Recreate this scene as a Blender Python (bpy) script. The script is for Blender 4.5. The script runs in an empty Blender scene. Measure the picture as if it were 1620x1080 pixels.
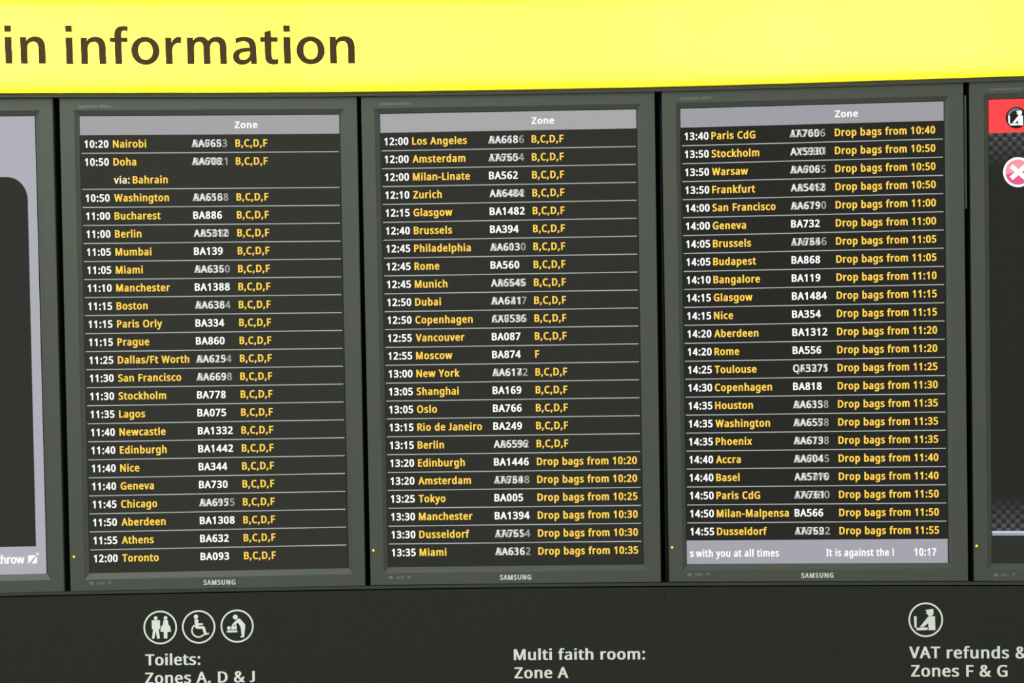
import bpy, math
from mathutils import Vector, Matrix
from mathutils.geometry import tessellate_polygon, delaunay_2d_cdt

SC = bpy.context.scene
COL = SC.collection

# ------------------------------------------------------------------ camera
F_PX = 5840.0          # focal length in pixels of the 1620 px wide frame
DIST = 8.0             # camera to the plane of the monitor fronts
ZC = 3.0               # height of the sign wall's middle and of the lens
ROLL = 0.0157
cr, sr = math.cos(ROLL), math.sin(ROLL)
cam_d = bpy.data.cameras.new('camera')
cam = bpy.data.objects.new('camera', cam_d)
COL.objects.link(cam)
cam_d.sensor_fit = 'HORIZONTAL'
cam_d.sensor_width = 36.0
cam_d.lens = F_PX / 1620.0 * 36.0
cam_d.clip_start = 0.1
cam_d.clip_end = 200
cam.matrix_world = Matrix(((cr, sr, 0, 0), (0, 0, -1, -DIST), (-sr, cr, 0, ZC), (0, 0, 0, 1)))
SC.camera = cam

# ------------------------------------------------------------------ light and exposure
SC.view_settings.view_transform = 'Standard'
SC.view_settings.look = 'None'
SC.view_settings.exposure = 0.0
SC.view_settings.gamma = 1.0
SC.view_settings.use_curve_mapping = False

w = bpy.data.worlds.new('hall')
SC.world = w
w.use_nodes = True
bgn = w.node_tree.nodes['Background']
bgn.inputs[0].default_value = (0.90, 0.97, 0.88, 1)
bgn.inputs[1].default_value = 0.50


def at(px, py, y=0.0):
    """point at depth y on the ray through a pixel of the 1620x1080 frame"""
    k = (DIST + y) / F_PX
    dx, dz = (px - 810.0) * k, -(py - 540.0) * k
    return Vector((dx * cr + dz * sr, y, ZC - dx * sr + dz * cr))


def area(name, loc, target, sx, sy, power, color=(1, 1, 1)):
    d = bpy.data.lights.new(name, 'AREA')
    d.shape = 'RECTANGLE'
    d.size, d.size_y = sx, sy
    d.energy = power
    d.color = color
    o = bpy.data.objects.new(name, d)
    COL.objects.link(o)
    o.location = loc
    o.rotation_euler = (Vector(target) - Vector(loc)).to_track_quat('-Z', 'Y').to_euler()
    return o


# rows of ceiling lamps of the hall, in front of and above the sign
area('ceiling_lamp', (-1.7, -1.1, 5.0), (-0.2, 0, 3.0), 2.4, 0.8, 62, (0.95, 1.0, 0.93))
area('ceiling_lamp', (1.5, -6.0, 6.0), (0, 0, 3.0), 6.0, 1.5, 90, (0.97, 1.0, 0.95))

# ------------------------------------------------------------------ lettering outlines (1/1000 units, cap height 573)
GLYPHS = r"""
A	512	437,0 368,177 141,177 73,0 0,0 224,575 289,575 512,0|282,415 274,438 263,473 255,500 247,468 238,438 230,415 165,241 346,241
B	521	241,573 307,569 361,558 404,541 428,522 445,497 455,467 459,431 456,399 446,371 431,347 409,328 382,313 350,304 350,300 384,292 415,279 441,261 461,236 474,203 478,163 475,130 467,100 454,74 436,52 413,33 385,19 337,5 279,0 78,0 78,573|256,329 300,331 334,339 357,352 372,371 381,394 384,423 380,451 369,474 351,490 324,502 289,509 245,511 150,511 150,329|150,269 150,61 265,61 311,64 346,74 371,91 388,112 398,138 401,168 398,197 388,221 370,241 344,256 307,266 260,269
C	507	323,517 280,513 241,502 206,482 178,456 155,423 139,383 129,337 125,286 128,241 135,200 147,164 164,132 186,105 213,83 244,68 281,58 322,55 359,57 394,62 460,78 460,15 427,5 393,-2 356,-7 312,-8 257,-4 208,8 166,28 130,56 101,90 78,131 62,178 52,230 49,287 53,349 67,406 89,456 120,499 145,523 174,543 206,559 261,575 324,581 367,578 409,572 448,561 482,547 453,486 394,508 360,515
D	585	536,292 533,231 521,177 501,131 474,91 439,58 399,33 351,15 297,4 237,0 78,0 78,573 254,573 309,569 359,558 404,540 443,516 476,484 502,446 521,401 533,350|460,289 457,337 449,379 435,415 416,444 391,469 361,487 327,500 287,508 244,511 150,511 150,62 228,62 272,64 311,71 346,82 377,98 402,119 423,144 439,174 451,208 458,246
E	446	398,0 78,0 78,573 398,573 398,509 150,509 150,330 383,330 383,268 150,268 150,63 398,63
F	416	150,0 78,0 78,573 398,573 398,509 150,509 150,306 383,306 383,243 150,243
G	584	326,302 524,302 524,22 478,8 431,-1 380,-6 323,-8 267,-4 217,8 173,28 136,55 105,89 81,130 63,176 52,229 49,286 53,343 65,395 84,442 111,482 145,517 186,544 233,564 286,577 346,581 392,578 437,572 478,561 516,547 489,484 457,497 421,508 382,515 342,517 298,514 259,505 225,489 195,468 170,441 150,409 136,373 127,332 124,286 127,243 134,202 146,166 164,133 187,106 216,84 251,68 292,58 340,55 404,59 452,68 452,238 326,238
H	594	516,0 443,0 443,267 150,267 150,0 78,0 78,573 150,573 150,330 443,330 443,573 516,573
I	272	239,0 32,0 32,42 99,57 99,515 32,531 32,573 239,573 239,531 172,515 172,57 239,42
J	219	-3,-152 -37,-150 -63,-142 -63,-81 -35,-87 -5,-89 15,-87 33,-81 50,-70 63,-53 71,-29 74,3 74,573 146,573 146,9 141,-42 128,-82 105,-113 75,-135 39,-148
K	496	496,0 411,0 209,273 150,222 150,0 78,0 78,573 150,573 150,290 199,345 249,399 403,573 488,573 261,323
L	420	78,0 78,573 150,573 150,64 400,64 400,0
M	727	330,0 142,502 139,502 142,461 144,407 144,347 144,0 78,0 78,573 184,573 361,103 364,103 544,573 650,573 650,0 578,0 578,352 579,408 581,460 584,501 581,501 390,0
N	609	532,0 447,0 141,476 138,476 141,432 143,378 144,320 144,0 78,0 78,573 161,573 467,99 470,99 468,137 466,193 464,249 464,573 532,573
O	626	577,287 573,224 561,166 540,116 510,73 486,49 459,29 428,13 375,-3 314,-8 271,-6 232,1 196,13 165,29 138,49 114,73 85,116 65,167 53,224 49,288 52,344 62,396 78,442 100,482 130,517 166,545 208,565 258,577 314,581 369,577 417,565 459,545 495,517 524,483 547,442 564,396 574,344|125,287 130,220 145,163 161,131 182,104 207,83 238,67 273,58 314,55 354,58 390,67 420,83 445,104 465,131 481,163 496,220 501,287 498,338 490,384 476,423 456,457 436,479 412,496 384,508 351,516 314,518 274,515 238,506 207,490 182,469 161,443 145,411 130,354
P	485	229,573 282,570 326,562 363,548 393,528 415,504 431,475 441,442 444,404 441,370 433,336 417,306 395,278 364,255 324,238 275,227 216,223 150,223 150,0 78,0 78,573|223,511 150,511 150,285 208,285 258,288 298,296 330,311 352,334 365,363 370,401 366,435 354,462 334,484 306,499 269,508
Q	626	577,287 573,221 559,160 544,124 525,92 503,64 476,40 445,21 411,6 548,-136 444,-136 334,-7 324,-8 314,-8 271,-6 232,1 196,13 165,29 138,49 114,73 85,116 65,167 53,224 49,288 52,344 62,396 78,442 100,482 130,517 166,545 208,565 258,577 314,581 369,577 417,565 459,545 495,517 524,483 547,442 564,396 574,344|125,287 130,220 145,163 161,131 182,104 207,83 238,67 273,58 314,55 354,58 390,67 420,83 445,104 465,131 481,163 496,220 501,287 498,338 490,384 476,423 456,457 436,479 412,496 384,508 351,516 314,518 274,515 238,506 207,490 182,469 161,443 145,411 130,354
R	499	236,573 301,568 353,555 381,540 404,522 422,500 434,474 442,444 444,410 440,368 427,334 408,306 385,285 358,269 330,257 487,0 403,0 264,237 150,237 150,0 78,0 78,573|232,510 150,510 150,298 236,298 278,301 312,310 338,325 355,347 366,374 370,407 366,440 355,467 336,486 310,500 275,507
S	440	403,153 400,121 392,92 378,66 359,44 335,26 307,11 257,-3 198,-8 137,-5 83,4 41,19 41,88 73,76 113,65 156,57 201,55 240,57 273,66 298,79 316,98 327,120 330,147 327,173 318,194 302,213 277,230 242,247 196,265 131,294 106,311 85,330 69,351 57,375 50,403 48,435 51,464 58,490 71,513 99,542 136,563 180,576 231,581 276,578 318,572 355,562 389,549 366,487 302,508 266,515 229,517 196,515 169,507 148,494 133,478 124,457 121,434 124,407 133,386 149,367 172,351 204,335 246,318 293,299 332,279 362,255 385,228 398,194
T	446	259,0 187,0 187,509 8,509 8,573 437,573 437,509 259,509
U	586	513,202 511,164 503,128 489,95 470,65 446,40 416,20 380,4 338,-5 290,-8 240,-4 196,7 159,25 128,50 104,82 86,118 76,158 72,204 72,573 144,573 144,201 148,158 161,122 182,93 203,76 228,64 259,57 294,55 342,59 379,73 407,96 427,126 438,161 442,202 442,573 513,573
V	481	481,573 277,0 204,0 0,573 75,573 204,205 220,160 231,119 241,80 250,119 262,161 277,207 405,573
W	746	735,573 583,0 510,0 399,375 389,410 380,443 373,471 370,488 367,471 361,443 352,409 342,373 234,0 161,0 10,573 85,573 174,223 183,186 190,151 196,118 201,87 206,119 213,154 222,191 232,227 333,573 407,573 512,225 523,187 532,151 538,117 544,87 550,129 560,175 572,224 660,573
X	470	467,0 385,0 233,249 79,0 3,0 193,298 15,573 95,573 236,348 377,573 453,573 276,300
Y	454	227,291 376,573 454,573 263,222 263,0 191,0 191,219 0,573 79,573
Z	459	427,0 30,0 30,55 332,508 40,508 40,573 419,573 419,518 118,64 427,64
a	450	231,437 279,433 318,422 347,403 364,383 376,358 383,328 385,293 385,0 334,0 320,61 317,61 298,40 279,22 258,9 234,-1 206,-6 172,-8 136,-5 103,6 75,23 55,48 41,80 37,119 40,150 50,176 65,199 87,219 127,238 179,251 243,257 316,259 316,285 313,317 306,342 293,359 275,371 253,378 227,380 194,378 163,370 106,347 84,400 115,414 151,426 190,434|252,208 204,203 167,195 141,182 124,165 113,144 110,119 112,97 120,79 132,66 157,53 188,49 223,52 253,62 279,79 299,103 311,134 315,172 315,210
b	493	139,461 138,410 135,373 139,373 161,398 189,419 226,432 272,437 310,434 344,423 374,406 401,381 422,350 437,312 446,267 449,215 447,168 439,127 427,91 410,61 390,36 365,17 337,3 306,-5 272,-8 226,-3 189,10 161,31 139,55 133,55 119,0 68,0 68,609 139,609|260,379 219,374 188,361 165,339 150,308 142,268 139,217 139,214 142,165 150,125 165,93 181,74 202,61 229,53 261,51 288,53 312,61 332,74 348,93 363,126 373,166 376,216 373,265 363,306 348,338 331,356 311,368 288,376
c	385	241,-8 204,-5 170,2 139,15 112,34 88,58 69,87 55,123 47,165 44,213 47,262 56,305 71,342 90,372 114,396 142,415 174,428 208,435 245,438 278,436 309,431 336,424 358,415 337,356 292,370 244,376 204,371 172,358 148,335 131,303 120,263 117,213 120,166 131,126 148,94 172,71 202,58 240,53 273,55 302,60 351,78 351,15 328,5 304,-2 275,-7
d	493	221,-8 182,-5 148,6 118,23 92,48 71,79 56,117 47,162 44,214 47,266 56,311 71,350 93,381 119,406 149,424 183,434 221,438 253,436 280,429 303,420 323,407 340,391 354,374 359,374 356,405 354,438 354,609 425,609 425,0 368,0 358,58 354,58 340,40 323,24 303,11 279,1 252,-6|232,51 263,53 290,60 311,71 328,88 343,117 352,154 355,200 355,213 352,263 343,304 329,336 313,355 291,369 264,377 231,379 204,376 181,368 162,354 146,334 130,300 120,260 117,213 120,165 130,125 146,93 162,74 181,61 205,53
e	452	234,438 269,435 301,427 329,414 354,396 374,373 390,346 406,299 411,244 411,201 117,201 122,157 134,119 154,90 181,69 215,56 254,52 293,54 327,60 392,82 392,20 359,8 327,-1 292,-6 251,-8 212,-5 176,3 143,17 114,36 90,61 70,91 56,126 47,167 44,212 47,257 55,297 68,333 86,364 108,390 134,411 164,426 198,435|233,380 202,377 175,366 154,348 137,323 125,293 119,257 338,257 335,292 326,322 312,346 292,364 266,376
f	276	266,375 158,375 158,0 87,0 87,375 12,375 12,408 87,432 87,457 92,507 104,547 124,577 152,597 186,609 227,613 274,609 310,599 292,544 262,552 228,556 206,553 189,545 175,532 162,502 158,458 158,430 266,430
g	493	221,438 261,434 297,422 329,402 355,373 359,373 369,430 425,430 425,-7 423,-46 416,-80 404,-109 388,-135 367,-155 341,-172 310,-183 274,-190 233,-192 188,-191 147,-186 110,-177 78,-165 78,-100 111,-114 149,-125 191,-132 237,-134 271,-130 300,-119 324,-101 341,-77 352,-48 355,-13 355,4 356,32 358,57 354,57 329,28 299,8 263,-4 221,-8 182,-4 147,7 117,25 91,51 70,83 56,121 47,164 44,214 47,263 56,306 70,344 91,377 117,404 147,423 181,434|230,379 197,374 169,359 147,336 130,303 120,262 117,213 120,165 130,124 146,92 163,73 182,60 205,52 232,50 262,52 288,58 309,69 326,85 340,105 349,131 354,161 356,197 356,214 353,267 343,309 326,340 302,362 270,374
h	496	139,431 138,399 135,370 140,370 155,391 174,407 196,420 221,429 247,435 273,437 321,433 360,421 382,408 399,391 413,370 426,330 431,280 431,0 361,0 361,275 358,307 351,333 338,353 319,367 295,376 265,379 222,374 189,360 166,338 150,308 142,269 139,222 139,0 68,0 68,609 139,609
i	207	139,430 139,0 68,0 68,430|104,591 119,588 133,580 142,566 145,546 142,526 133,512 119,504 104,501 88,504 75,512 66,526 63,546 66,566 75,580 88,588
j	207	18,-192 -18,-190 -44,-183 -44,-126 -19,-132 9,-134 32,-130 51,-120 64,-100 68,-67 68,430 139,430 139,-64 136,-101 126,-133 110,-159 87,-177 56,-189|63,546 66,566 75,580 88,588 104,591 119,588 133,580 142,566 145,546 142,526 133,512 119,504 104,501 88,504 75,512 66,526
k	428	138,291 137,257 135,221 138,221 152,240 172,264 189,285 326,430 409,430 235,246 421,0 336,0 187,200 138,158 138,0 68,0 68,609 138,609
l	207	139,0 68,0 68,609 139,609
m	750	540,438 584,434 621,421 649,401 669,371 681,330 685,280 685,0 615,0 615,277 613,308 606,333 594,353 577,367 555,376 528,379 490,374 460,362 438,342 423,315 414,280 411,237 411,0 342,0 342,277 339,308 332,333 320,353 303,367 281,376 253,379 215,374 185,360 164,338 150,308 141,269 139,223 139,0 68,0 68,430 125,430 136,371 140,371 155,392 173,409 194,422 217,431 241,436 266,438 312,433 349,420 369,406 386,388 398,366 402,366 418,388 438,406 461,420 499,433
n	496	275,438 322,434 361,421 391,401 409,379 421,352 428,319 431,280 431,0 361,0 361,275 358,307 351,333 338,353 319,367 295,376 265,379 232,376 204,368 182,356 166,338 151,308 142,269 139,223 139,0 68,0 68,430 125,430 136,371 140,371 156,392 175,409 198,422 222,431 248,436
o	485	442,216 438,165 428,121 411,82 388,51 359,25 324,7 285,-4 241,-8 200,-4 163,7 129,25 100,51 77,82 59,121 48,165 44,216 47,261 55,301 68,336 87,367 110,392 137,412 169,426 204,435 244,438 281,435 316,426 347,412 374,392 398,367 417,336 431,301 439,261|117,216 120,169 130,128 147,95 172,71 203,56 243,51 282,56 314,71 339,95 356,128 366,169 369,216 365,263 355,303 338,335 314,359 282,374 242,379 212,376 185,368 164,354 147,335 130,303 120,263
p	493	273,438 310,434 344,424 374,407 401,383 422,351 437,313 446,268 449,216 447,170 439,129 427,93 410,62 390,37 365,17 337,3 306,-5 272,-8 241,-6 213,1 190,11 170,24 139,55 134,55 137,20 139,-16 139,-192 68,-192 68,430 126,430 136,371 139,371 153,389 170,405 189,419 213,429 240,436|260,379 221,374 190,362 167,342 152,313 142,275 139,229 139,216 142,167 150,126 165,93 188,70 220,55 261,51 286,53 308,60 326,72 348,98 364,131 373,171 376,217 373,262 363,302 348,334 331,354 311,367 288,376
q	493	354,-9 355,25 358,58 354,58 332,32 303,11 266,-3 219,-8 182,-5 148,6 119,23 93,48 71,79 56,117 47,162 44,214 47,261 54,302 67,338 83,368 104,393 129,413 157,427 188,435 221,438 267,433 304,419 333,397 355,371 358,371 369,430 425,430 425,-192 354,-192|233,51 272,55 304,67 327,87 342,116 352,153 355,199 355,213 352,263 343,305 328,337 312,356 290,369 263,377 231,379 204,376 181,368 161,354 145,334 130,300 120,260 117,213 120,165 130,126 146,93 162,75 182,61 205,53
r	331	269,438 295,437 319,433 310,368 287,372 264,374 240,371 217,363 195,351 176,334 161,313 149,289 141,261 139,229 139,0 68,0 68,430 126,430 134,351 137,351 152,374 170,395 191,413 214,426 240,435
s	384	348,119 343,80 327,49 302,24 268,6 226,-4 176,-8 135,-6 99,-1 68,8 42,19 42,83 104,60 141,52 178,49 224,53 256,66 269,79 277,94 280,112 278,128 271,141 259,154 239,167 174,196 103,228 76,245 57,266 45,292 41,324 44,350 52,372 66,392 85,408 118,425 157,435 202,438 240,436 275,430 308,421 339,409 315,353 258,372 228,378 197,380 159,377 131,366 118,356 111,343 108,328 111,312 119,298 133,286 154,274 219,246 289,215 314,197 333,176 344,150
t	289	212,50 245,53 272,59 272,5 240,-4 200,-8 167,-5 138,4 112,20 91,44 78,79 74,125 74,375 13,375 13,409 75,437 103,528 144,528 144,430 269,430 269,375 144,375 144,127 146,103 153,83 163,69 185,54
u	496	427,430 427,0 370,0 359,57 356,57 340,36 321,20 298,8 273,-1 247,-6 220,-8 173,-4 134,8 112,21 95,38 81,59 68,99 63,148 63,430 135,430 135,153 137,122 145,96 158,76 176,62 200,53 230,51 273,55 306,69 330,91 345,121 354,160 357,206 357,430
v	407	163,0 0,430 75,430 167,176 180,137 193,96 201,63 204,63 214,96 227,138 241,176 332,430 407,430 244,0
w	630	346,243 336,276 328,308 321,335 316,357 313,357 308,335 302,307 294,275 284,242 207,1 127,1 9,431 82,431 141,201 153,154 163,109 169,73 172,73 178,97 185,128 193,160 201,188 277,431 354,431 428,188 440,149 451,109 457,74 460,74 466,108 477,153 489,201 549,431 621,431 502,1 419,1
x	424	170,220 22,430 102,430 213,268 322,430 402,430 253,220 410,0 330,0 213,172 94,0 14,0
y	409	1,430 76,430 169,185 184,144 196,105 205,68 209,68 224,121 245,186 333,430 409,430 224,-59 207,-97 188,-130 165,-156 138,-176 106,-188 67,-192 34,-190 9,-186 9,-130 30,-133 56,-135 79,-132 99,-126 116,-114 130,-99 142,-80 152,-59 174,-2
z	377	346,0 31,0 31,47 262,375 45,375 45,430 340,430 340,377 112,55 346,55
0	459	419,287 417,221 409,163 395,112 376,70 349,37 316,12 276,-3 229,-8 188,-4 153,8 122,27 97,54 76,88 60,129 44,201 39,287 44,373 58,446 73,486 93,520 119,547 149,566 186,578 229,581 269,578 304,566 335,547 361,520 382,486 399,446 410,399 417,346|110,287 113,215 121,156 131,125 143,98 159,78 178,64 202,55 229,52 256,55 279,64 298,78 314,98 326,124 336,156 345,215 348,287 345,359 336,417 320,463 298,495 279,510 256,518 229,521 202,518 178,510 159,495 143,475 131,449 121,417 113,359
1	459	285,0 216,0 216,400 216,439 217,470 219,499 196,477 169,455 108,405 71,452 226,573 285,573
2	459	417,0 38,0 38,59 188,210 261,287 287,320 306,353 318,387 322,424 318,453 309,477 294,496 273,510 249,518 221,520 181,517 147,506 115,489 83,466 45,513 94,548 122,561 153,572 186,578 221,581 270,576 313,562 347,540 372,510 388,472 394,428 389,385 375,344 353,305 324,267 247,185 128,67 128,64 417,64
3	459	395,439 392,403 381,372 363,347 340,326 310,311 277,302 277,298 319,290 353,276 379,255 398,229 409,198 413,163 410,131 403,101 390,74 371,50 348,30 318,14 283,2 241,-6 193,-8 150,-6 110,-1 72,8 36,23 36,89 74,73 114,61 155,54 194,51 241,55 278,65 305,81 324,104 335,132 339,164 335,197 320,223 297,242 265,255 226,263 179,265 123,265 123,326 180,326 223,329 259,339 286,356 307,377 319,404 323,434 320,460 311,481 295,498 274,511 249,519 219,521 190,520 164,515 117,498 75,473 39,521 73,544 115,563 163,576 218,581 260,578 296,571 327,558 352,540 371,519 384,495 393,468
4	459	443,130 359,130 359,0 291,0 291,130 17,130 17,190 286,576 359,576 359,193 443,193|291,374 291,412 293,444 294,474 295,500 292,500 276,468 257,438 86,193 291,193
5	459	221,351 275,346 322,331 349,316 371,297 389,274 402,247 410,217 413,183 410,145 402,111 387,81 368,54 343,32 314,15 280,2 242,-5 199,-8 156,-6 116,0 80,10 51,23 51,90 82,74 121,62 161,55 200,52 239,55 274,65 302,82 323,106 336,137 341,176 337,210 325,239 306,262 279,279 243,289 197,292 146,288 99,280 64,302 86,573 373,573 373,508 146,508 132,342 169,348
6	459	44,245 46,294 51,342 60,389 75,433 95,474 121,510 155,539 196,562 246,576 306,581 344,579 377,573 377,513 344,520 308,523 257,518 216,504 183,483 158,454 139,419 127,380 119,337 115,291 119,291 133,309 150,326 170,339 194,350 223,356 255,358 302,353 342,338 365,322 384,303 400,279 416,236 421,184 419,147 411,112 399,82 382,55 361,33 336,15 307,2 275,-5 239,-8 199,-4 163,7 130,26 101,54 77,89 59,133 48,185|238,51 270,55 297,66 320,84 337,109 348,143 351,184 348,218 339,247 324,271 302,289 274,300 241,303 205,299 175,287 150,270 131,248 119,223 115,198 117,172 123,146 133,121 146,99 164,79 185,64 210,55
7	459	109,0 344,508 35,508 35,573 419,573 419,518 187,0
8	459	229,581 276,577 318,565 352,546 378,519 390,497 398,472 400,443 396,411 385,383 368,359 346,338 320,319 291,303 325,285 355,265 381,242 401,216 414,185 419,148 416,118 408,90 395,65 378,44 356,26 330,11 284,-3 231,-8 174,-3 126,10 100,24 78,42 61,63 49,87 42,115 39,146 43,183 56,214 75,241 99,264 128,283 158,299 131,316 107,336 87,358 71,383 61,411 58,444 60,472 68,497 80,518 107,545 141,565 182,577|108,145 112,119 121,96 138,76 161,60 192,51 229,48 265,51 295,60 319,76 336,96 346,120 350,148 346,174 335,197 317,217 293,235 264,251 229,265 217,270 184,254 157,237 136,219 121,197 111,173|228,524 200,521 176,514 155,502 139,486 130,466 127,441 130,414 141,391 157,373 179,357 232,330 282,357 302,373 317,392 327,414 330,441 327,466 318,486 302,502 282,514 257,521
9	459	417,328 415,279 410,231 401,183 387,139 366,99 340,63 306,33 265,11 214,-3 154,-8 117,-6 82,0 82,60 115,53 152,50 204,54 245,68 278,90 303,118 322,153 334,192 342,235 346,281 341,281 327,263 310,247 290,233 266,223 237,216 204,214 158,219 118,235 95,250 76,270 61,294 45,336 40,387 43,426 50,460 63,491 80,517 101,540 127,557 156,570 188,578 223,581 262,577 299,565 332,545 361,518 384,483 402,439 413,388|223,521 192,518 165,507 142,488 124,463 113,429 110,388 113,354 122,325 137,301 158,284 186,273 220,269 256,273 286,285 311,303 330,325 342,349 346,374 344,400 338,426 328,451 315,474 298,493 277,508 252,518
:	215	58,43 61,69 72,85 88,94 107,97 126,94 142,85 153,69 157,43 153,18 142,2 126,-8 107,-11 88,-8 72,2 61,18|58,387 61,412 72,429 88,438 107,441 126,438 142,429 153,412 157,387 153,362 142,345 126,335 107,332 88,335 72,345 61,362
,	215	154,84 136,23 111,-42 85,-103 33,-103 49,-38 63,31 73,93 148,93
-	258	32,184 32,246 226,246 226,184
/	298	290,573 77,0 8,0 221,573
&	587	244,581 284,578 318,567 345,549 366,524 378,494 383,458 379,426 368,397 350,372 313,338 268,308 423,159 442,186 457,216 479,286 550,286 536,237 518,191 496,150 468,114 585,0 490,0 420,67 394,46 366,28 336,13 303,2 265,-6 223,-8 171,-4 127,10 102,24 81,42 65,63 52,89 45,117 43,149 46,187 57,220 75,248 100,273 131,296 166,318 133,358 118,379 107,403 99,429 96,456 101,493 114,524 135,548 165,567 201,578|209,273 159,239 141,221 128,201 119,178 116,152 120,124 129,101 146,81 168,66 194,57 225,55 273,59 314,71 347,90 375,111|241,524 211,519 186,506 175,493 168,476 165,457 169,429 180,404 199,378 225,350 265,376 292,401 308,428 313,458 308,484 294,505 271,519
.	215	58,43 61,69 72,85 88,94 107,97 126,94 142,85 153,69 157,43 153,18 142,2 126,-8 107,-11 88,-8 72,2 61,18
"""

def area2(c):
    return sum(c[i - 1][0] * c[i][1] - c[i][0] * c[i - 1][1] for i in range(len(c)))


FONT = {}
for line in GLYPHS.strip('\n').split('\n'):
    ch, adv, cs = line.split('\t')
    FONT[ch] = (int(adv) / 1000, [[tuple(int(q) / 1000 for q in p.split(',')) for p in c.split()] for c in cs.split('|')])
for ch in 'ij:.':                       # square dots
    cs = FONT[ch][1]
    for k, c in enumerate(cs):
        xa, xb = min(p[0] for p in c), max(p[0] for p in c)
        ya, yb = min(p[1] for p in c), max(p[1] for p in c)
        if yb - ya < 0.14:
            m, h = (xa + xb) / 2, 0.035
            if ch in 'ij':
                ya, yb = 0.522, 0.600
            cs[k] = [(m - h, ya), (m + h, ya), (m + h, yb), (m - h, yb)]
            if area2(cs[k]) * area2(c) < 0:
                cs[k].reverse()
FONT['^'] = (FONT['V'][0], [[(x, 0.5726 - y) for x, y in reversed(c)] for c in FONT['V'][1]])   # A without its bar
FONT['J'] = (0.285, [[(x + 0.062, (y + 0.155) * 0.5726 / 0.7276) for x, y in c] for c in FONT['J'][1]])
FONT[' '] = (0.208, [])
CAP = 0.5726
_cache = {}




def winding(p, cs):
    w_ = 0
    for c in cs:
        for i in range(len(c)):
            (x1, y1), (x2, y2) = c[i - 1], c[i]
            if (y1 > p[1]) != (y2 > p[1]) and p[0] < (x2 - x1) * (p[1] - y1) / (y2 - y1) + x1:
                w_ += 1 if y2 > y1 else -1
    return w_


def fill(cs):
    """vertices and triangles inside a glyph's outlines (non-zero winding, so thickened strokes may overlap)"""
    vs, es, b = [], [], 0
    for c in cs:
        n = len(c)
        vs += [Vector(p) * 100 for p in c]
        es += [(b + i, b + (i + 1) % n) for i in range(n)]
        b += n
    rv, re_, rf, ov, oe, of_ = delaunay_2d_cdt(vs, es, [], 0, 1e-4)
    tris = []
    for f in rf:
        m = sum((rv[q] for q in f), Vector((0, 0))) / len(f) / 100
        if winding(m, cs):
            tris.append(tuple(f))
    return [(v.x / 100, v.y / 100) for v in rv], tris


def glyph(ch, dx, dy):
    """outline thickened by an ellipse (dx, dy): returns (advance, contours, verts, tris)"""
    key = (ch, dx, dy)
    if key in _cache:
        return _cache[key]
    adv, cont = FONT[ch]
    outc = []
    if cont:
        big = max(cont, key=lambda c: abs(area2(c)))
        s = 1.0 if area2(big) > 0 else -1.0
        for c in cont:
            n = len(c)
            oc = []
            for i in range(n):
                p0, p1, p2 = Vector(c[i - 1]), Vector(c[i]), Vector(c[(i + 1) % n])
                e1, e2 = (p1 - p0).normalized(), (p2 - p1).normalized()
                n1, n2 = Vector((e1.y, -e1.x)) * s, Vector((e2.y, -e2.x)) * s
                d1 = math.hypot(dx * n1.x, dy * n1.y)
                d2 = math.hypot(dx * n2.x, dy * n2.y)
                det = n1.x * n2.y - n1.y * n2.x
                if abs(det) < 0.05:
                    nn = (n1 + n2).normalized()
                    v = nn * math.hypot(dx * nn.x, dy * nn.y)
                else:
                    v = Vector(((d1 * n2.y - d2 * n1.y) / det, (n1.x * d2 - n2.x * d1) / det))
                    m = 2.6 * max(dx, dy, 1e-6)
                    if v.length > m:
                        v = v * (m / v.length)
                q = p1 + v
                oc.append((q.x + dx, (q.y + dy) * CAP / (CAP + 2 * dy)))
            outc.append(oc)
    verts, tris = fill(outc) if outc else ([], [])
    _cache[key] = (adv + 2 * dx, outc, verts, tris)
    return _cache[key]


def layout(s, dx, dy, sx, track):
    """pen positions and the ink extent of a string"""
    x = 0.0
    pos = []
    lo, hi = None, 0.0
    for ch in s:
        adv, oc, vs, ts = glyph(ch, dx, dy)
        pos.append((ch, x))
        if vs:
            a, b = min(v[0] for v in vs) * sx + x, max(v[0] for v in vs) * sx + x
            lo = a if lo is None else min(lo, a)
            hi = max(hi, b)
        x += adv * sx + track
    return pos, lo or 0.0, hi


def put_glyph(MV, MF, ch, dx, dy, sx, scale, x0, fn, thick=0.0):
    """fn(x_px, y_px_up, depth) -> world point"""
    adv, oc, vs, ts = glyph(ch, dx, dy)
    b = len(MV)
    for x, y in vs:
        MV.append(fn((x * sx) * scale + x0, y * scale, thick))
    for t in ts:
        MF.append(tuple(b + i for i in t))
    if thick:
        b, k = len(MV), 0
        for c in oc:
            for x, y in c:
                MV.append(fn((x * sx) * scale + x0, y * scale, thick))
        b2 = len(MV)
        for c in oc:
            for x, y in c:
                MV.append(fn((x * sx) * scale + x0, y * scale, 0.0))
        for c in oc:
            n = len(c)
            for i in range(n):
                j = (i + 1) % n
                MF.append((b + k + i, b + k + j, b2 + k + j, b2 + k + i))
            k += n


# ------------------------------------------------------------------ mesh helpers
def mesh_obj(name, verts, faces, mat, parent=None, smooth=False):
    org = parent_origin(parent)
    me = bpy.data.meshes.new(name)
    me.from_pydata([tuple(Vector(v) - org) for v in verts], [], faces)
    me.validate()
    me.materials.append(mat)
    me.update()
    o = bpy.data.objects.new(name, me)
    COL.objects.link(o)
    if parent is not None:
        o.parent = parent
    return o


def parent_origin(p):
    v = Vector((0, 0, 0))
    while p is not None:
        v += p.location
        p = p.parent
    return v


def fix_normals(o):
    import bmesh
    bm = bmesh.new()
    bm.from_mesh(o.data)
    bmesh.ops.recalc_face_normals(bm, faces=bm.faces)
    bm.to_mesh(o.data)
    bm.free()
    return o


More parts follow.
